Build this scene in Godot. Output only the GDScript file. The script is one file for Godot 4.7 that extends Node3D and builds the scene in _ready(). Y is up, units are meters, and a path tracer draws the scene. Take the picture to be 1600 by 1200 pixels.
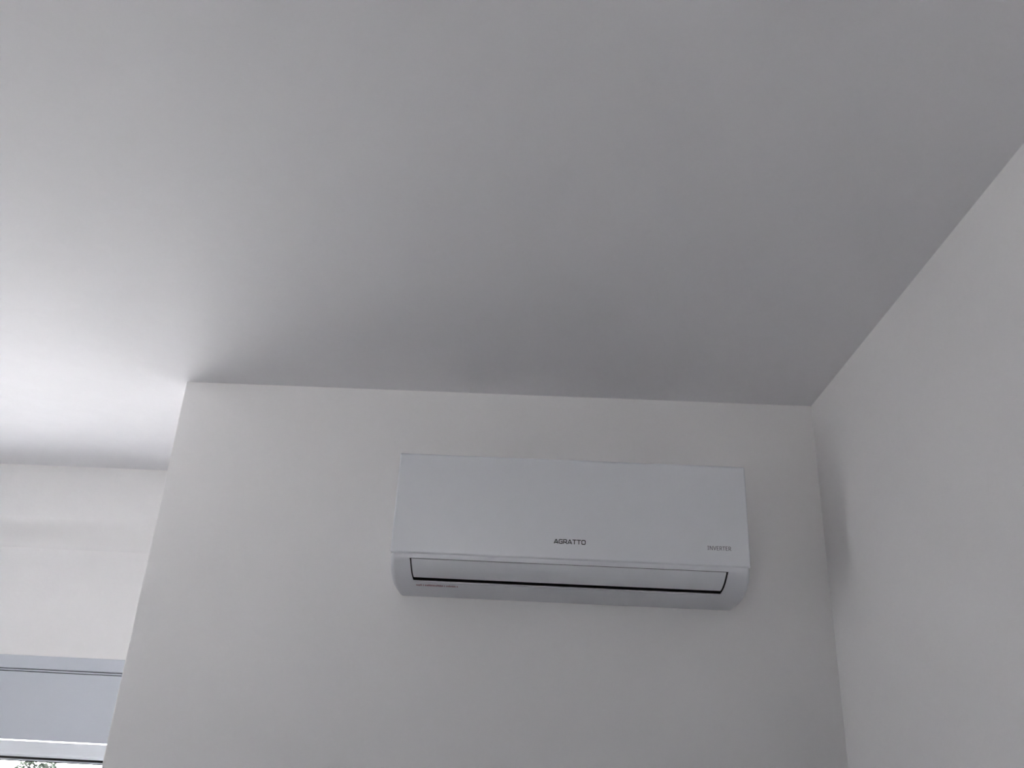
extends Node3D
# White-painted bedroom corner seen from below: split air conditioner on the back wall, window niche at the left.
# Metres, y up. The eye is at (0, EYE, 0) and looks along -z, pitched up.

const EYE := 1.80
const BACK := -2.08          # face of the wall that carries the air conditioner
const FAR := -2.885          # face of the window wall in the niche
const RIGHT := 0.723
const NICHE := -0.9385       # free vertical edge of the back wall
const LEFT := -3.35
const REAR := 4.4
const TOP := EYE + 0.8945    # ceiling

var wall_mat: StandardMaterial3D
var ceil_mat: StandardMaterial3D
var floor_mat: StandardMaterial3D
var case_mat: StandardMaterial3D
var panel_mat: StandardMaterial3D
var vane_mat: StandardMaterial3D
var dark_mat: StandardMaterial3D
var frame_mat: StandardMaterial3D
var rubber_mat: StandardMaterial3D
var glass_mat: StandardMaterial3D


func _ready() -> void:
	_camera_and_light()
	_materials()
	_room()
	_window()
	_added_windows()
	_air_conditioner()
	_garden()


func _camera_and_light() -> void:
	var cam := Camera3D.new()
	cam.name = "camera"
	cam.fov = rad_to_deg(2.0 * atan(600.0 / 1333.14))
	cam.near = 0.02
	cam.far = 200.0
	add_child(cam)
	var b := Basis(Vector3.UP, deg_to_rad(1.7924)) * Basis(Vector3.RIGHT, deg_to_rad(23.9701)) * Basis(Vector3.BACK, deg_to_rad(2.9470))
	cam.transform = Transform3D(b, Vector3(0, EYE, 0))
	cam.current = true

	var sky_m := ProceduralSkyMaterial.new()
	sky_m.sky_top_color = Color(0.74, 0.79, 0.87)
	sky_m.sky_horizon_color = Color(0.94, 0.95, 0.96)
	sky_m.ground_horizon_color = Color(0.80, 0.80, 0.79)
	sky_m.ground_bottom_color = Color(0.62, 0.61, 0.60)
	sky_m.sun_angle_max = 0.0
	sky_m.energy_multiplier = 1.0
	var sky := Sky.new()
	sky.sky_material = sky_m
	var env := Environment.new()
	env.background_mode = Environment.BG_SKY
	env.sky = sky
	env.background_energy_multiplier = 1.0
	env.tonemap_mode = Environment.TONE_MAPPER_LINEAR
	env.tonemap_exposure = 6.95
	env.sdfgi_enabled = true
	env.ssao_enabled = true
	env.ssil_enabled = true
	var we := WorldEnvironment.new()
	we.name = "world_environment"
	we.environment = env
	add_child(we)

	var sun := DirectionalLight3D.new()
	sun.name = "sun"
	sun.light_color = Color(0.975, 0.975, 0.99)
	sun.light_energy = 5.0
	sun.light_angular_distance = 0.6
	sun.shadow_enabled = true
	add_child(sun)
	sun.look_at_from_position(Vector3.ZERO, Vector3(0.55, -0.9, 0.10), Vector3.UP)


# ------------------------------------------------------------------ materials

func _noise(freq: float, lo: float, hi: float, seed_n: int, normal := false, strength := 1.0) -> NoiseTexture2D:
	var n := FastNoiseLite.new()
	n.seed = seed_n
	n.noise_type = FastNoiseLite.TYPE_SIMPLEX_SMOOTH
	n.frequency = freq
	n.fractal_octaves = 4
	var t := NoiseTexture2D.new()
	t.width = 512
	t.height = 512
	t.seamless = true
	t.noise = n
	if normal:
		t.as_normal_map = true
		t.bump_strength = strength
	else:
		var g := Gradient.new()
		g.set_color(0, Color(lo, lo, lo))
		g.set_color(1, Color(hi, hi, hi))
		t.color_ramp = g
	return t


func _plain(c: Color, rough: float, metal := 0.0, spec := 0.5) -> StandardMaterial3D:
	var m := StandardMaterial3D.new()
	m.albedo_color = c
	m.roughness = rough
	m.metallic = metal
	m.metallic_specular = spec
	return m


func _paint(c: Color, rough: float, scale: float, seed_n: int) -> StandardMaterial3D:
	# roller-painted plaster: faint mottling and a very fine relief
	var m := _plain(c, rough, 0.0, 0.3)
	m.albedo_texture = _noise(0.012, 0.992, 1.0, seed_n)
	m.normal_enabled = true
	m.normal_texture = _noise(0.09, 0, 1, seed_n + 7, true, 2.0)
	m.normal_scale = 0.05
	m.uv1_triplanar = true
	m.uv1_world_triplanar = true
	m.uv1_scale = Vector3.ONE * scale
	return m


func _materials() -> void:
	wall_mat = _paint(Color(0.985, 0.98, 0.98), 0.75, 1.3, 3)
	ceil_mat = _paint(Color(0.980, 0.978, 0.987), 0.85, 1.1, 21)
	floor_mat = _plain(Color(0.5, 0.48, 0.465), 0.35)
	floor_mat.albedo_texture = _noise(0.01, 0.93, 1.0, 41)
	floor_mat.uv1_triplanar = true
	floor_mat.uv1_world_triplanar = true
	panel_mat = _plain(Color(0.905, 0.912, 0.930), 0.30)
	case_mat = _plain(Color(0.880, 0.885, 0.905), 0.32)  # set greyer than the panel so the underside looks shaded; shade in the colour
	vane_mat = _plain(Color(0.868, 0.874, 0.890), 0.34)  # toned down further than the casing: underside shade mixed into the colour
	dark_mat = _plain(Color(0.035, 0.036, 0.040), 0.7)
	frame_mat = _plain(Color(0.835, 0.852, 0.885), 0.38)
	rubber_mat = _plain(Color(0.030, 0.027, 0.035), 0.8)
	glass_mat = _plain(Color(0.96, 0.99, 0.98, 0.06), 0.0)
	glass_mat.transparency = BaseMaterial3D.TRANSPARENCY_ALPHA


# ------------------------------------------------------------------ mesh helpers

func _new_st() -> SurfaceTool:
	var st := SurfaceTool.new()
	st.begin(Mesh.PRIMITIVE_TRIANGLES)
	return st


func _tri(st: SurfaceTool, a: Vector3, b: Vector3, c: Vector3, out: Vector3) -> void:
	if (c - a).cross(b - a).dot(out) < 0.0:
		var t := b
		b = c
		c = t
	for v in [a, b, c]:
		st.set_uv(Vector2(v.x, v.y))
		st.add_vertex(v)


func _quad(st: SurfaceTool, a: Vector3, b: Vector3, c: Vector3, d: Vector3, out: Vector3) -> void:
	_tri(st, a, b, c, out)
	_tri(st, a, c, d, out)


func _commit(st: SurfaceTool, called: String, mat: Material, parent: Node, make_normals := true) -> MeshInstance3D:
	if make_normals:
		st.generate_normals()
	var mi := MeshInstance3D.new()
	mi.name = called
	mi.mesh = st.commit()
	mi.material_override = mat
	mi.cast_shadow = GeometryInstance3D.SHADOW_CASTING_SETTING_ON
	parent.add_child(mi, true)
	return mi


func _box(st: SurfaceTool, lo: Vector3, hi: Vector3) -> void:
	st.set_smooth_group(-1)
	var p: Array[Vector3] = []
	for i in 8:
		p.append(Vector3(hi.x if i & 1 else lo.x, hi.y if i & 2 else lo.y, hi.z if i & 4 else lo.z))
	_quad(st, p[0], p[1], p[3], p[2], Vector3(0, 0, -1))
	_quad(st, p[4], p[5], p[7], p[6], Vector3(0, 0, 1))
	_quad(st, p[0], p[2], p[6], p[4], Vector3(-1, 0, 0))
	_quad(st, p[1], p[3], p[7], p[5], Vector3(1, 0, 0))
	_quad(st, p[0], p[1], p[5], p[4], Vector3(0, -1, 0))
	_quad(st, p[2], p[3], p[7], p[6], Vector3(0, 1, 0))


# A box with rounded edges, given its corners; normals are exact.
func _round_box(st: SurfaceTool, lo: Vector3, hi: Vector3, r: float) -> void:
	var mid := (lo + hi) * 0.5
	var h := (hi - lo) * 0.5
	r = minf(r, minf(h.x, minf(h.y, h.z)) * 0.98)
	for axis in 3:
		var u := (axis + 1) % 3
		var w := (axis + 2) % 3
		var us := _round_steps(h[u], r)
		var ws := _round_steps(h[w], r)
		for side in [-1.0, 1.0]:
			for i in us.size() - 1:
				for j in ws.size() - 1:
					var vs: Array[Vector3] = []
					var ns: Array[Vector3] = []
					for k in [[0, 0], [1, 0], [1, 1], [0, 1]]:
						var q := Vector3.ZERO
						q[axis] = side * h[axis]
						q[u] = us[i + k[0]]
						q[w] = ws[j + k[1]]
						var inner := Vector3(clampf(q.x, -h.x + r, h.x - r), clampf(q.y, -h.y + r, h.y - r), clampf(q.z, -h.z + r, h.z - r))
						var n := (q - inner).normalized()
						vs.append(mid + inner + n * r)
						ns.append(n)
					var order := [0, 1, 2, 0, 2, 3]
					if (vs[2] - vs[0]).cross(vs[1] - vs[0]).dot(ns[0] + ns[2]) < 0.0:
						order = [0, 2, 1, 0, 3, 2]
					for o in order:
						st.set_normal(ns[o])
						st.set_uv(Vector2(vs[o].x, vs[o].y))
						st.add_vertex(vs[o])


func _round_steps(h: float, r: float) -> PackedFloat32Array:
	var a := PackedFloat32Array()
	for f in [0.0, 0.22, 0.45, 0.7, 1.0]:
		a.append(-h + r * f)
	for f in [1.0, 0.7, 0.45, 0.22, 0.0]:
		a.append(h - r * f)
	return a


# Convex profile of (y, z) points swept along x, flat-faced.
func _bar(st: SurfaceTool, x0: float, x1: float, prof: Array) -> void:
	var c := Vector2.ZERO
	for p in prof:
		c += p
	c /= prof.size()
	st.set_smooth_group(-1)
	for i in prof.size():
		var a: Vector2 = prof[i]
		var b: Vector2 = prof[(i + 1) % prof.size()]
		var n := Vector3(0, b.y - a.y, a.x - b.x)
		if n.dot(Vector3(0, (a.x + b.x) * 0.5 - c.x, (a.y + b.y) * 0.5 - c.y)) < 0.0:
			n = -n
		_quad(st, Vector3(x0, a.x, a.y), Vector3(x1, a.x, a.y), Vector3(x1, b.x, b.y), Vector3(x0, b.x, b.y), n)
	for t in range(1, prof.size() - 1):
		for x in [x0, x1]:
			_tri(st, Vector3(x, prof[0].x, prof[0].y), Vector3(x, prof[t].x, prof[t].y), Vector3(x, prof[t + 1].x, prof[t + 1].y), Vector3(-1.0 if x == x0 else 1.0, 0, 0))


# Polygon (x, z), swept vertically from y0 to y1; smooth where rounded is set.
func _prism(st: SurfaceTool, poly: PackedVector2Array, y0: float, y1: float) -> void:
	var c := Vector2.ZERO
	for p in poly:
		c += p
	c /= poly.size()
	for i in poly.size():
		var a := poly[i]
		var b := poly[(i + 1) % poly.size()]
		var e := b - a
		var n := Vector3(e.y, 0, -e.x)
		if n.dot(Vector3(a.x - c.x, 0, a.y - c.y)) < 0.0:
			n = -n
		st.set_smooth_group(0)
		_quad(st, Vector3(a.x, y0, a.y), Vector3(b.x, y0, b.y), Vector3(b.x, y1, b.y), Vector3(a.x, y1, a.y), n)
	st.set_smooth_group(-1)
	for t in range(1, poly.size() - 1):
		for s in [[y0, -1.0], [y1, 1.0]]:
			_tri(st, Vector3(poly[0].x, s[0], poly[0].y), Vector3(poly[t].x, s[0], poly[t].y), Vector3(poly[t + 1].x, s[0], poly[t + 1].y), Vector3(0, s[1], 0))


func _structure(o: Node3D, label: String, category: String) -> void:
	o.set_meta("kind", "structure")
	o.set_meta("label", label)
	o.set_meta("category", category)


# ------------------------------------------------------------------ room shell

func _room() -> void:
	var st := _new_st()
	_box(st, Vector3(LEFT - 0.2, -0.2, FAR - 0.2), Vector3(RIGHT + 0.2, 0.0, REAR + 0.2))
	_structure(_commit(st, "floor", floor_mat, self), "pale grey floor of the white room", "floor")

	st = _new_st()
	_box(st, Vector3(LEFT - 0.2, TOP, FAR - 0.2), Vector3(RIGHT + 0.2, TOP + 0.2, REAR + 0.2))
	_structure(_commit(st, "ceiling", ceil_mat, self), "smooth white ceiling brightest beside the window niche", "ceiling")

	# back wall: a solid mass that ends at a softly rounded plaster edge on the left
	st = _new_st()
	var poly := PackedVector2Array()
	var r := 0.004
	poly.append(Vector2(RIGHT, FAR - 0.2))
	poly.append(Vector2(NICHE, FAR - 0.2))
	for i in 7:
		var a := PI + PI * 0.5 * i / 6.0
		poly.append(Vector2(NICHE + r + r * cos(a), BACK - r - r * sin(a)))
	poly.append(Vector2(RIGHT, BACK))
	_flat_prism(st, poly, 0.0, TOP)
	_structure(_commit(st, "wall_back", wall_mat, self), "off-white wall that carries the air conditioner", "wall")

	st = _new_st()
	_box(st, Vector3(RIGHT, 0.0, FAR - 0.2), Vector3(RIGHT + 0.2, TOP, REAR + 0.2))
	_structure(_commit(st, "wall_right", wall_mat, self), "white wall along the right side of the photo", "wall")

	st = _new_st()
	_box(st, Vector3(LEFT - 0.2, 0.0, FAR - 0.2), Vector3(LEFT, TOP, SIDE_Z0))  # opening left for the added side window that brings in fill light
	_box(st, Vector3(LEFT - 0.2, 0.0, SIDE_Z1), Vector3(LEFT, TOP, REAR + 0.2))
	_box(st, Vector3(LEFT - 0.2, 0.0, SIDE_Z0), Vector3(LEFT, SIDE_Y0, SIDE_Z1))
	_box(st, Vector3(LEFT - 0.2, SIDE_Y1, SIDE_Z0), Vector3(LEFT, TOP, SIDE_Z1))
	_structure(_commit(st, "wall_left", wall_mat, self), "white wall outside the frame on the window side", "wall")

	st = _new_st()
	_box(st, Vector3(LEFT, 0.0, REAR), Vector3(RIGHT, REAR_Y0, REAR + 0.2))  # pieces surround the opening of the added rear window, a fill source
	_box(st, Vector3(LEFT, REAR_Y1, REAR), Vector3(RIGHT, TOP, REAR + 0.2))
	_box(st, Vector3(LEFT, REAR_Y0, REAR), Vector3(REAR_X0, REAR_Y1, REAR + 0.2))
	_box(st, Vector3(REAR_X1, REAR_Y0, REAR), Vector3(RIGHT, REAR_Y1, REAR + 0.2))
	_structure(_commit(st, "wall_rear", wall_mat, self), "white wall behind the camera", "wall")

	_far_wall()


func _flat_prism(st: SurfaceTool, poly: PackedVector2Array, y0: float, y1: float) -> void:
	_prism(st, poly, y0, y1)


const WIN_X0 := -2.75
const WIN_X1 := -1.12
const WIN_Y0 := 1.05
const WIN_Y1 := EYE + 0.2525


func _far_wall() -> void:
	# The plaster over the window sets back a little in a soft, shallow step.
	var st := _new_st()
	var prof: Array[Vector2] = []   # (y, z) from the ceiling down to the window head
	prof.append(Vector2(TOP, FAR))
	prof.append(Vector2(EYE + 0.705, FAR))
	for i in 9:
		var t := i / 8.0
		prof.append(Vector2(EYE + lerpf(0.700, 0.612, t), FAR - 0.042 * (t * t * (3.0 - 2.0 * t))))
	prof.append(Vector2(EYE + 0.607, FAR - 0.0450))
	prof.append(Vector2(EYE + 0.603, FAR - 0.0425))
	prof.append(Vector2(WIN_Y1, FAR - 0.0425))
	for i in prof.size() - 1:
		var a := prof[i]
		var b := prof[i + 1]
		st.set_smooth_group(0)
		_quad(st, Vector3(LEFT, a.x, a.y), Vector3(NICHE, a.x, a.y), Vector3(NICHE, b.x, b.y), Vector3(LEFT, b.x, b.y), Vector3(0, 0, 1))
	st.set_smooth_group(-1)
	var zo := FAR - 0.2
	_quad(st, Vector3(LEFT, TOP, zo), Vector3(NICHE, TOP, zo), Vector3(NICHE, WIN_Y1, zo), Vector3(LEFT, WIN_Y1, zo), Vector3(0, 0, -1))
	var zi := FAR - 0.0425
	_quad(st, Vector3(LEFT, WIN_Y1, zo), Vector3(NICHE, WIN_Y1, zo), Vector3(NICHE, WIN_Y1, zi), Vector3(LEFT, WIN_Y1, zi), Vector3(0, -1, 0))
	_box(st, Vector3(LEFT, WIN_Y0, zo), Vector3(WIN_X0, WIN_Y1, zi))
	_box(st, Vector3(WIN_X1, WIN_Y0, zo), Vector3(NICHE, WIN_Y1, zi))
	_box(st, Vector3(LEFT, 0.0, zo), Vector3(NICHE, WIN_Y0, zi))
	_structure(_commit(st, "wall_far", wall_mat, self), "bright white wall above and around the window at the left", "wall")


# ------------------------------------------------------------------ window

func _window() -> void:
	var win := Node3D.new()
	win.name = "window_1"
	win.position = Vector3((WIN_X0 + WIN_X1) * 0.5, WIN_Y0, FAR)
	add_child(win)
	_structure(win, "white aluminium window with a shutter box at lower left", "window")
	var w := (WIN_X1 - WIN_X0) * 0.5
	var e := EYE - WIN_Y0     # eye height above the sill
	var zf := -0.0415         # face of the shutter box
	var st := _new_st()
	_round_box(st, Vector3(-w, e + 0.2115, zf - 0.14), Vector3(w, e + 0.2525, zf), 0.002)
	_commit(st, "shutter_box", frame_mat, win, false)
	st = _new_st()
	_box(st, Vector3(-w, e + 0.19, zf - 0.13), Vector3(w, e + 0.22, zf - 0.012))
	_commit(st, "joint_backing", _plain(Color(0.50, 0.52, 0.55), 0.6), win)
	st = _new_st()
	_round_box(st, Vector3(-w, e + 0.2040, zf - 0.02), Vector3(w, e + 0.2085, zf - 0.003), 0.001)
	_commit(st, "joint_strip", frame_mat, win, false)
	st = _new_st()
	_round_box(st, Vector3(-w, e - 0.0030, zf - 0.12), Vector3(w, e + 0.2010, zf - 0.001), 0.002)
	_commit(st, "shutter_lid", frame_mat, win, false)
	# a narrow gap under the lid lets a line of daylight in; the head of the frame leans inward towards its lower lip; jambs and sill belong to the same frame
	st = _new_st()
	_bar(st, -w, w, [Vector2(e - 0.0066, zf - 0.07), Vector2(e - 0.0068, zf + 0.0020), Vector2(e - 0.0400, zf + 0.0200), Vector2(e - 0.0440, zf + 0.0200), Vector2(e - 0.0460, zf + 0.0170), Vector2(e - 0.0515, zf + 0.0170), Vector2(e - 0.0515, zf - 0.07)])
	for s in [-1.0, 1.0]:
		_box(st, Vector3(s * w - 0.02, 0.0, zf - 0.07), Vector3(s * w + 0.02, e - 0.045, zf + 0.012))
	_box(st, Vector3(-w, 0.0, zf - 0.07), Vector3(w, 0.045, zf + 0.012))
	_commit(st, "frame", _plain(Color(0.960, 0.975, 0.995), 0.3), win)
	st = _new_st()
	_box(st, Vector3(-w + 0.02, e - 0.0580, zf - 0.045), Vector3(w - 0.02, e - 0.0510, zf + 0.0150))
	_commit(st, "gasket", rubber_mat, win)
	# two sashes with their panes
	for s in [-1.0, 1.0]:
		var x0: float = -w + 0.02 if s < 0.0 else -0.03
		var x1: float = 0.03 if s < 0.0 else w - 0.02
		var z0: float = zf - 0.022 if s < 0.0 else zf + 0.006
		st = _new_st()
		_round_box(st, Vector3(x0, e - 0.0620, z0 - 0.022), Vector3(x1, e - 0.0565, z0 + 0.004), 0.001)
		_round_box(st, Vector3(x0, 0.045, z0 - 0.022), Vector3(x1, 0.105, z0), 0.002)
		_round_box(st, Vector3(x0, 0.045, z0 - 0.022), Vector3(x0 + 0.045, e - 0.056, z0), 0.002)
		_round_box(st, Vector3(x1 - 0.045, 0.045, z0 - 0.022), Vector3(x1, e - 0.056, z0), 0.002)
		var sash := _commit(st, "sash", frame_mat, win, false)
		st = _new_st()
		_box(st, Vector3(x0 + 0.04, e - 0.0650, z0 - 0.016), Vector3(x1 - 0.04, e - 0.0615, z0 + 0.001))
		_commit(st, "glazing_bead", rubber_mat, sash)
		st = _new_st()
		_box(st, Vector3(x0 + 0.04, 0.10, z0 - 0.012), Vector3(x1 - 0.04, e - 0.0645, z0 - 0.008))
		_commit(st, "pane", glass_mat, sash)


# Unseen windows added for fill light: plain frames with two sashes each.
const REAR_X0 := -2.5
const REAR_X1 := -0.60
const REAR_Y0 := 1.5
const REAR_Y1 := 2.5
const SIDE_Z0 := -1.55
const SIDE_Z1 := -0.92
const SIDE_Y0 := 1.45
const SIDE_Y1 := 1.95


func _added_windows() -> void:
	_plain_window("window_2", "white aluminium window added behind the camera for fill light", Vector3((REAR_X0 + REAR_X1) * 0.5, REAR_Y0, REAR + 0.1), 0.0, REAR_X1 - REAR_X0, REAR_Y1 - REAR_Y0)
	_plain_window("window_3", "small white window added in the unseen left wall for fill light", Vector3(LEFT - 0.1, SIDE_Y0, (SIDE_Z0 + SIDE_Z1) * 0.5), PI * 0.5, SIDE_Z1 - SIDE_Z0, SIDE_Y1 - SIDE_Y0)


func _plain_window(called: String, label: String, where: Vector3, turn: float, width: float, h: float) -> void:
	var win := Node3D.new()
	win.name = called
	win.position = where
	win.rotation.y = turn
	add_child(win)
	_structure(win, label, "window")
	var w := width * 0.5
	_sash_frame(win, "frame", -w, w, 0.0, h, -0.035, 0.035, 0.03)
	for s in [-1.0, 1.0]:
		var x0: float = -w + 0.03 if s < 0.0 else -0.015
		var x1: float = 0.015 if s < 0.0 else w - 0.03
		var z: float = s * 0.014
		var sash := _sash_frame(win, "sash", x0, x1, 0.03, h - 0.03, z - 0.011, z + 0.011, 0.03)
		var st := _new_st()
		_box(st, Vector3(x0 + 0.025, 0.055, z - 0.002), Vector3(x1 - 0.025, h - 0.055, z + 0.002))
		_commit(st, "pane", glass_mat, sash)


func _sash_frame(parent: Node, called: String, x0: float, x1: float, y0: float, y1: float, z0: float, z1: float, t: float) -> MeshInstance3D:
	var st := _new_st()
	_round_box(st, Vector3(x0, y0, z0), Vector3(x1, y0 + t, z1), 0.002)
	_round_box(st, Vector3(x0, y1 - t, z0), Vector3(x1, y1, z1), 0.002)
	_round_box(st, Vector3(x0, y0, z0), Vector3(x0 + t, y1, z1), 0.002)
	_round_box(st, Vector3(x1 - t, y0, z0), Vector3(x1, y1, z1), 0.002)
	return _commit(st, called, frame_mat, parent, false)


# ------------------------------------------------------------------ air conditioner

const ACX := 0.0884
const ACY := EYE + 0.357


# lower casing profile (z out from the wall, y up), from under the panel's lip round to the wall
func _case_curve() -> PackedVector2Array:
	return PackedVector2Array([
		Vector2(0.1830, 0.070), Vector2(0.1890, 0.0650), Vector2(0.1912, 0.0595), Vector2(0.1900, 0.0510),   # index 3: top of the outlet
		Vector2(0.1868, 0.0440), Vector2(0.1815, 0.0360), Vector2(0.1740, 0.0280), Vector2(0.1645, 0.0205), Vector2(0.1560, 0.0155), Vector2(0.1450, 0.0110),   # index 9: bottom of the outlet
		Vector2(0.1300, 0.0065), Vector2(0.1100, 0.0030), Vector2(0.0800, 0.0010), Vector2(0.0000, 0.0)])


func _outlet_edge(s: float, t: float) -> float:
	# x of the outlet's ends: s = -1 left, 1 right; t = 0 at its top, 1 at its bottom
	var k := t * (0.55 + 0.45 * t)
	return -0.3545 + 0.0060 * k if s < 0.0 else 0.3495 - 0.0095 * k


func _air_conditioner() -> void:
	var ac := Node3D.new()
	ac.name = "air_conditioner"
	ac.position = Vector3(ACX, ACY, BACK)
	add_child(ac)
	ac.set_meta("label", "white wall-mounted split air conditioner with a flat front and closed vane")
	ac.set_meta("category", "air conditioner")

	var c := _case_curve()
	var half := 0.3990
	# --- casing: ends rounded over radius er by drawing the profile inwards
	var st := _new_st()
	var er := 0.011
	var secs: Array = []     # [x, inward offset]
	for i in 7:
		var a := PI * 0.5 * i / 6.0
		secs.append([-half + er * (1.0 - sin(a)), er * (1.0 - cos(a))])
	secs.reverse()
	var left := secs        # from the end (drawn in) to the full profile
	var off: Array = []
	for i in c.size():
		var t: Vector2 = (c[mini(i + 1, c.size() - 1)] - c[maxi(i - 1, 0)]).normalized()
		off.append(Vector2(t.y, -t.x))     # towards the inside, up and back
	var at := func(i: int, x: float, o: float) -> Vector3:
		var q: Vector2 = c[i] + off[i] * o
		return Vector3(x, maxf(q.y, 0.0), clampf(q.x, 0.0, 0.2))
	var outward := Vector3(0, -0.7, 0.7)
	for side in [-1.0, 1.0]:
		for k in left.size() - 1:
			for i in c.size() - 1:
				st.set_smooth_group(0)
				var xa: float = left[k][0] * -side
				var xb: float = left[k + 1][0] * -side
				_quad(st, at.call(i, xa, left[k][1]), at.call(i, xb, left[k + 1][1]), at.call(i + 1, xb, left[k + 1][1]), at.call(i + 1, xa, left[k][1]), outward + Vector3(side, 0, 0) * 0.3)
	var xi := half - er
	for i in c.size() - 1:
		st.set_smooth_group(0)
		var p0 := Vector2(c[i].x, c[i].y)
		var p1 := Vector2(c[i + 1].x, c[i + 1].y)
		if i < 3 or i >= 9:
			_quad(st, Vector3(-xi, p0.y, p0.x), Vector3(xi, p0.y, p0.x), Vector3(xi, p1.y, p1.x), Vector3(-xi, p1.y, p1.x), outward)
		else:
			var t0 := (i - 3) / 6.0
			var t1 := (i - 2) / 6.0
			_quad(st, Vector3(-xi, p0.y, p0.x), Vector3(_outlet_edge(-1, t0), p0.y, p0.x), Vector3(_outlet_edge(-1, t1), p1.y, p1.x), Vector3(-xi, p1.y, p1.x), outward)
			_quad(st, Vector3(_outlet_edge(1, t0), p0.y, p0.x), Vector3(xi, p0.y, p0.x), Vector3(xi, p1.y, p1.x), Vector3(_outlet_edge(1, t1), p1.y, p1.x), outward)
	# upper shell behind the panel: top, ends, and the flat behind the panel
	st.set_smooth_group(-1)
	var top := 0.290
	var hx := half - 0.0005
	_quad(st, Vector3(-hx, top, 0), Vector3(hx, top, 0), Vector3(hx, top, 0.172), Vector3(-hx, top, 0.172), Vector3.UP)
	_quad(st, Vector3(-hx, top, 0.172), Vector3(hx, top, 0.172), Vector3(hx, top - 0.012, 0.183), Vector3(-hx, top - 0.012, 0.183), Vector3(0, 1, 1))
	_quad(st, Vector3(-hx, top - 0.012, 0.183), Vector3(hx, top - 0.012, 0.183), Vector3(hx, 0.070, 0.183), Vector3(-hx, 0.070, 0.183), Vector3.BACK)
	for side in [-1.0, 1.0]:
		var pts: Array[Vector3] = [Vector3(side * hx, top, 0), Vector3(side * hx, top, 0.172), Vector3(side * hx, top - 0.012, 0.183)]
		for i in c.size():
			pts.append(at.call(i, side * half, er))
		var mid := Vector3(side * hx, 0.14, 0.09)
		for i in pts.size():
			_tri(st, mid, pts[i], pts[(i + 1) % pts.size()], Vector3(side, 0, 0))
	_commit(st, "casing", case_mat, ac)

	# --- air outlet: the dark duct behind the vane
	st = _new_st()
	st.set_smooth_group(-1)
	var duct: Array[Vector2] = [c[3], Vector2(0.150, 0.075), Vector2(0.105, 0.085), Vector2(0.085, 0.060), Vector2(0.110, 0.022), c[9]]
	for i in duct.size() - 1:
		var a := duct[i]
		var b := duct[i + 1]
		_quad(st, Vector3(-0.356, a.y, a.x), Vector3(0.351, a.y, a.x), Vector3(0.351, b.y, b.x), Vector3(-0.356, b.y, b.x), Vector3(0, 0.0, 1))
	for s in [-1.0, 1.0]:
		var pl: Array[Vector3] = []
		for q in duct:
			pl.append(Vector3(-0.356 if s < 0 else 0.351, q.y, q.x))
		# end wall follows the outlet's slanted edge down to the mouth
		for i in range(3, 10):
			pl.append(Vector3(_outlet_edge(s, (9 - (i - 3) - 3) / 6.0), c[9 - (i - 3)].y, c[9 - (i - 3)].x))
		for i in range(1, pl.size() - 1):
			_tri(st, pl[0], pl[i], pl[i + 1], Vector3(-s, 0, 0))
	_commit(st, "air_outlet", dark_mat, ac)

	# --- vane: a thin curved flap that almost closes the outlet, its lower edge leaving a dark slot
	st = _new_st()
	var n_v := 14
	var outer: Array[Vector2] = []
	for j in n_v + 1:
		var t := lerpf(0.035, 0.850, j / float(n_v)) * 6.0
		var i0 := mini(int(t), 5)
		var p := c[3 + i0].lerp(c[4 + i0], t - i0)
		outer.append(p)
	var inner: Array[Vector2] = []
	for j in n_v + 1:
		var tg: Vector2 = (outer[mini(j + 1, n_v)] - outer[maxi(j - 1, 0)]).normalized()
		outer[j] = outer[j]
		inner.append(outer[j] + Vector2(tg.y, -tg.x) * 0.0030)
	for j in n_v + 1:
		var tg: Vector2 = (inner[mini(j + 1, n_v)] - inner[maxi(j - 1, 0)]).normalized()
		outer[j] = outer[j] + Vector2(tg.y, -tg.x) * 0.0006
	for j in n_v:
		var ta := lerpf(0.035, 0.850, j / float(n_v))
		var tb := lerpf(0.035, 0.850, (j + 1) / float(n_v))
		var la := _outlet_edge(-1, ta) + 0.0027
		var lb := _outlet_edge(-1, tb) + 0.0027
		var ra := _outlet_edge(1, ta) - 0.0036
		var rb := _outlet_edge(1, tb) - 0.0036
		var a := outer[j]
		var b := outer[j + 1]
		var d := inner[j]
		var e := inner[j + 1]
		st.set_smooth_group(0)
		_quad(st, Vector3(la, a.y, a.x), Vector3(ra, a.y, a.x), Vector3(rb, b.y, b.x), Vector3(lb, b.y, b.x), outward)
		st.set_smooth_group(1)
		_quad(st, Vector3(la, d.y, d.x), Vector3(ra, d.y, d.x), Vector3(rb, e.y, e.x), Vector3(lb, e.y, e.x), -outward)
		st.set_smooth_group(-1)
		_quad(st, Vector3(la, a.y, a.x), Vector3(lb, b.y, b.x), Vector3(lb, e.y, e.x), Vector3(la, d.y, d.x), Vector3.LEFT)
		_quad(st, Vector3(ra, a.y, a.x), Vector3(rb, b.y, b.x), Vector3(rb, e.y, e.x), Vector3(ra, d.y, d.x), Vector3.RIGHT)
	for j in [0, n_v]:
		var t := lerpf(0.035, 0.850, j / float(n_v))
		var l := _outlet_edge(-1, t) + 0.0027
		var r := _outlet_edge(1, t) - 0.0036
		_quad(st, Vector3(l, outer[j].y, outer[j].x), Vector3(r, outer[j].y, outer[j].x), Vector3(r, inner[j].y, inner[j].x), Vector3(l, inner[j].y, inner[j].x), Vector3(0, 1, 0.3) if j == 0 else Vector3(0, -0.3, -1))
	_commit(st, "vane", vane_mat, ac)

	# --- lower lip of the outlet: a fine raised ridge under the slot
	st = _new_st()
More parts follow.
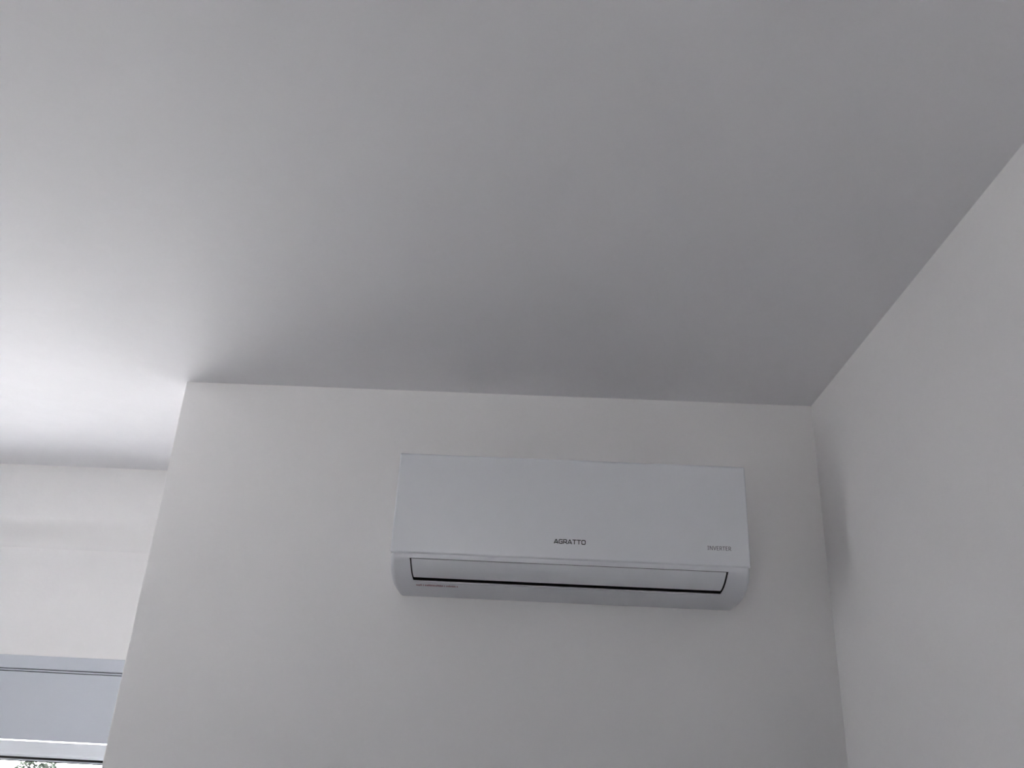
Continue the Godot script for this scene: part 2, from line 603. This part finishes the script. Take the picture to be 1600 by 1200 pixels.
	_round_box(st, Vector3(-0.347, 0.0075, 0.1385), Vector3(0.338, 0.0096, 0.1435), 0.0009)
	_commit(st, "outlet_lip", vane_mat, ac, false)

	# --- front panel: flat face, its top rolled back
	st = _new_st()
	_panel(st)
	var panel := _commit(st, "front_panel", panel_mat, ac)

	# --- lettering on the panel
	_brand_lettering(panel)
	var tm := TextMesh.new()
	tm.text = "INVERTER"
	var font := SystemFont.new()
	font.font_names = PackedStringArray(["Droid Sans"])
	tm.font = font
	tm.font_size = 32
	tm.pixel_size = 0.0004
	tm.depth = 0.0005
	tm.horizontal_alignment = HORIZONTAL_ALIGNMENT_CENTER
	tm.vertical_alignment = VERTICAL_ALIGNMENT_CENTER
	var aabb := tm.get_aabb()
	var inv := MeshInstance3D.new()
	inv.name = "small_lettering"
	inv.mesh = tm
	inv.material_override = _plain(Color(0.32, 0.33, 0.35), 0.45)
	panel.add_child(inv, true)
	var sx := 0.0525 / aabb.size.x
	var sy := 0.0090 / aabb.size.y
	inv.scale = Vector3(sx, sy, 1.0)
	inv.position = Vector3(0.3320 - aabb.get_center().x * sx, 0.1018 - aabb.get_center().y * sy, 0.1943)
	inv.set_meta("label", "grey word INVERTER at the panel's right")

	# --- faint red caution line under the left end of the slot; too small in the photo to be read
	st = _new_st()
	var rng := RandomNumberGenerator.new()
	rng.seed = 5
	var x := -0.3440
	var up := Vector2(c[10] - c[11]).normalized()
	var base := c[11].lerp(c[10], 0.30)
	while x < -0.247:
		var wd := rng.randf_range(0.0010, 0.0022)
		var y0 := rng.randf_range(0.0, 0.0015)
		var hgt := rng.randf_range(0.0080, 0.0115)
		var lo := base + up * y0
		var hi := base + up * (y0 + hgt)
		var nrm := Vector2(-up.y, up.x) * -1.0
		lo += nrm * 0.0004
		hi += nrm * 0.0004
		st.set_smooth_group(-1)
		_quad(st, Vector3(x, lo.y, lo.x), Vector3(x + wd, lo.y, lo.x), Vector3(x + wd, hi.y, hi.x), Vector3(x, hi.y, hi.x), outward)
		x += wd + rng.randf_range(0.0006, 0.0011) + (0.0018 if rng.randf() < 0.16 else 0.0)
	var note := _commit(st, "caution_print", _plain(Color(0.62, 0.38, 0.43), 0.6), ac)
	note.set_meta("label", "thin line of faint red print")


func _panel(st: SurfaceTool) -> void:
	# closed profile (z, y) swept along x with rounded ends
	var prof: Array[Vector2] = []
	var zf := 0.1940
	var y1 := 0.2965
	var y0 := 0.0618
	prof.append(Vector2(0.178, y1))
	var rt := 0.008
	for i in 7:
		var a := PI * 0.5 * (1.0 - i / 6.0)
		prof.append(Vector2(zf - rt + rt * cos(a), y1 - rt + rt * sin(a)))
	var rb := 0.0045
	for i in 7:
		var a := -PI * 0.5 * i / 6.0
		prof.append(Vector2(zf - rb + rb * cos(a), y0 + rb + rb * sin(a)))
	prof.append(Vector2(0.181, y0 + 0.001))
	prof.append(Vector2(0.178, y0 + 0.004))
	var half := 0.4000
	var er := 0.004
	var cen := Vector2(0.186, 0.17)
	var secs: Array = []
	for i in 6:
		var a := PI * 0.5 * i / 5.0
		secs.append([-half + er * (1.0 - sin(a)), er * (1.0 - cos(a))])
	secs.reverse()      # from the inner ring (full profile) ... to the end (drawn in)
	secs.sort_custom(func(p, q): return p[0] < q[0])
	var rings: Array = []
	for s in secs:
		rings.append([s[0], s[1]])
	for i in range(secs.size() - 1, -1, -1):
		rings.append([-secs[i][0], secs[i][1]])
	var pts := func(r: Array) -> Array:
		var o: Array = []
		var shrink: float = r[1]
		for p in prof:
			var q := Vector2(maxf(p.x - shrink, 0.178) if p.x > 0.1785 else p.x, clampf(p.y, y0 + shrink, y1 - shrink))
			o.append(Vector3(r[0], q.y, q.x))
		return o
	var prev: Array = pts.call(rings[0])
	var c0 := Vector3(rings[0][0], cen.y, 0.181)
	st.set_smooth_group(-1)
	for i in prev.size():
		_tri(st, c0, prev[i], prev[(i + 1) % prev.size()], Vector3.LEFT)
	for k in range(1, rings.size()):
		var cur: Array = pts.call(rings[k])
		for i in cur.size():
			var j := (i + 1) % cur.size()
			var m: Vector3 = (prev[i] + prev[j] + cur[i] + cur[j]) * 0.25
			var n2 := Vector2(prof[j].y - prof[i].y, -(prof[j].x - prof[i].x))   # (z, y) normal candidates
			var out := Vector3(0, n2.y, n2.x) * -1.0
			if out.length() < 1e-7:
				out = m - Vector3(m.x, cen.y, cen.x)
			st.set_smooth_group(0 if i < cur.size() - 3 else -1)
			_quad(st, prev[i], prev[j], cur[j], cur[i], out)
		prev = cur
	var c1 := Vector3(rings[-1][0], cen.y, 0.181)
	st.set_smooth_group(-1)
	for i in prev.size():
		_tri(st, c1, prev[i], prev[(i + 1) % prev.size()], Vector3.RIGHT)


func _stroke(st: SurfaceTool, a: Vector2, b: Vector2, w: float, z: float) -> void:
	var d := (b - a).normalized()
	var n := Vector2(-d.y, d.x) * w * 0.5
	var q := [a - n - d * w * 0.35, b - n + d * w * 0.35, b + n + d * w * 0.35, a + n - d * w * 0.35]
	var dz := 0.0006
	st.set_smooth_group(-1)
	_quad(st, Vector3(q[0].x, q[0].y, z + dz), Vector3(q[1].x, q[1].y, z + dz), Vector3(q[2].x, q[2].y, z + dz), Vector3(q[3].x, q[3].y, z + dz), Vector3.BACK)
	for i in 4:
		var u: Vector2 = q[i]
		var v: Vector2 = q[(i + 1) % 4]
		_quad(st, Vector3(u.x, u.y, z - dz), Vector3(v.x, v.y, z - dz), Vector3(v.x, v.y, z + dz), Vector3(u.x, u.y, z + dz), Vector3((u.x + v.x) * 0.5 - (q[0].x + q[2].x) * 0.5, (u.y + v.y) * 0.5 - (q[0].y + q[2].y) * 0.5, 0))


func _brand_lettering(parent: Node) -> void:
	# wide geometric capitals, drawn as strokes on a unit square per letter
	var glyphs := {
		"A": [[0.0, 0.0, 0.46, 1.0], [0.54, 1.0, 1.0, 0.0], [0.34, 0.22, 0.86, 0.22]],
		"G": [[1.0, 0.94, 0.25, 1.0], [0.25, 1.0, 0.02, 0.78], [0.02, 0.78, 0.02, 0.22], [0.02, 0.22, 0.25, 0.0], [0.25, 0.0, 0.95, 0.0], [0.95, 0.0, 0.95, 0.48], [0.95, 0.48, 0.55, 0.48]],
		"R": [[0.05, 0.0, 0.05, 1.0], [0.05, 1.0, 0.78, 1.0], [0.78, 1.0, 0.92, 0.85], [0.92, 0.85, 0.92, 0.52], [0.92, 0.52, 0.78, 0.38], [0.78, 0.38, 0.05, 0.38], [0.55, 0.38, 0.98, 0.0]],
		"T": [[0.0, 1.0, 1.0, 1.0], [0.5, 1.0, 0.5, 0.0]],
		"O": [[0.2, 0.0, 0.8, 0.0], [0.8, 0.0, 0.97, 0.17], [0.97, 0.17, 0.97, 0.83], [0.97, 0.83, 0.8, 1.0], [0.8, 1.0, 0.2, 1.0], [0.2, 1.0, 0.03, 0.83], [0.03, 0.83, 0.03, 0.17], [0.03, 0.17, 0.2, 0.0]]}
	var st := _new_st()
	var w := 0.0082
	var gap := 0.0022
	var h := 0.0088
	var x := -0.0350
	for ch in "AGRATTO":
		var cw := w * (1.02 if ch == "A" or ch == "O" else 0.95)
		for s in glyphs[ch]:
			_stroke(st, Vector2(x + s[0] * cw, 0.0972 + s[1] * h), Vector2(x + s[2] * cw, 0.0972 + s[3] * h), 0.0018, 0.1942)
		x += cw + gap
	var o := _commit(st, "brand_lettering", _plain(Color(0.16, 0.16, 0.18), 0.4), parent)
	o.set_meta("label", "dark word AGRATTO in the panel's middle")


# ------------------------------------------------------------------ outside the window

func _garden() -> void:
	var st := _new_st()
	_box(st, Vector3(-60, -0.5, -90), Vector3(50, -0.2, 60))
	var gm := _plain(Color(0.80, 0.79, 0.77), 0.9)
	gm.albedo_texture = _noise(0.02, 0.85, 1.0, 60)
	gm.uv1_triplanar = true
	gm.uv1_world_triplanar = true
	gm.uv1_scale = Vector3.ONE * 0.5
	_structure(_commit(st, "ground", gm, self), "pale sunlit paving outside the windows", "ground")

	var tree := Node3D.new()
	tree.name = "small_tree"
	tree.position = Vector3(-4.68, -0.14, -9.0)
	add_child(tree)
	tree.set_meta("label", "small leafy tree outside the window glass")
	tree.set_meta("category", "tree")
	st = _new_st()
	st.set_smooth_group(0)
	var bark := _plain(Color(0.42, 0.36, 0.30), 0.9)
	_limb(st, Vector3(0, -0.08, 0), Vector3(0.03, 0.75, 0.0), 0.05, 0.04)
	_limb(st, Vector3(0.03, 0.72, 0.0), Vector3(-0.07, 1.68, 0.05), 0.035, 0.008)
	_limb(st, Vector3(0.03, 0.72, 0.0), Vector3(0.09, 1.67, -0.03), 0.03, 0.008)
	_limb(st, Vector3(0.03, 0.70, 0.0), Vector3(0.40, 1.35, 0.15), 0.025, 0.008)
	_limb(st, Vector3(0.03, 0.70, 0.0), Vector3(-0.42, 1.30, -0.1), 0.025, 0.008)
	_commit(st, "trunk", bark, tree)

	# one leaf: a folded pointed blade
	st = _new_st()
	st.set_smooth_group(-1)
	var tip := Vector3(0, 0.0, 0.07)
	_tri(st, Vector3.ZERO, Vector3(0.016, 0.006, 0.03), tip, Vector3.UP)
	_tri(st, Vector3.ZERO, Vector3(-0.016, 0.006, 0.03), tip, Vector3.UP)
	st.generate_normals()
	var leaf := st.commit()
	var lm := _plain(Color(1, 1, 1), 0.9, 0.0, 0.1)
	lm.vertex_color_use_as_albedo = true
	lm.cull_mode = BaseMaterial3D.CULL_DISABLED
	leaf.surface_set_material(0, lm)
	var tufts := [[Vector3(-0.07, 1.69, 0.05), 0.105, 150], [Vector3(0.085, 1.68, -0.02), 0.10, 140], [Vector3(0.18, 1.60, 0.0), 0.06, 26], [Vector3(0.0, 1.42, 0.0), 0.26, 420], [Vector3(0.34, 1.25, 0.1), 0.24, 340], [Vector3(-0.36, 1.22, -0.08), 0.24, 340], [Vector3(0.0, 1.08, 0.1), 0.36, 500]]
	var rng := RandomNumberGenerator.new()
	rng.seed = 11
	var xf: Array[Transform3D] = []
	var col: Array[Color] = []
	for tf in tufts:
		for i in int(tf[2]):
			var d := Vector3(rng.randfn(), rng.randfn(), rng.randfn()).normalized() * pow(rng.randf(), 0.45)
			var p: Vector3 = tf[0] + d * float(tf[1])
			var bs := Basis(Vector3.UP, rng.randf() * TAU) * Basis(Vector3.RIGHT, rng.randf_range(-0.5, 1.1)) * Basis(Vector3.BACK, rng.randf_range(-0.6, 0.6))
			xf.append(Transform3D(bs.scaled(Vector3.ONE * rng.randf_range(0.7, 1.25)), p))
			var g := rng.randf_range(0.7, 1.15)
			col.append((Color(0.075, 0.034, 0.018) if tf[2] == 26 else Color(0.024, 0.032, 0.021)) * g)
	var mm := MultiMesh.new()
	mm.transform_format = MultiMesh.TRANSFORM_3D
	mm.use_colors = true
	mm.mesh = leaf
	mm.instance_count = xf.size()
	for i in xf.size():
		mm.set_instance_transform(i, xf[i])
		mm.set_instance_color(i, Color(col[i].r, col[i].g, col[i].b, 1.0))
	var mi := MultiMeshInstance3D.new()
	mi.name = "foliage"
	mi.multimesh = mm
	mi.set_meta("kind", "stuff")
	tree.add_child(mi, true)


func _limb(st: SurfaceTool, a: Vector3, b: Vector3, ra: float, rb: float) -> void:
	var d := (b - a).normalized()
	var u := d.cross(Vector3.FORWARD).normalized()
	var v := d.cross(u)
	var n := 10
	for i in n:
		var t0 := TAU * i / n
		var t1 := TAU * (i + 1) / n
		var e0 := u * cos(t0) + v * sin(t0)
		var e1 := u * cos(t1) + v * sin(t1)
		_quad(st, a + e0 * ra, a + e1 * ra, b + e1 * rb, b + e0 * rb, e0 + e1)
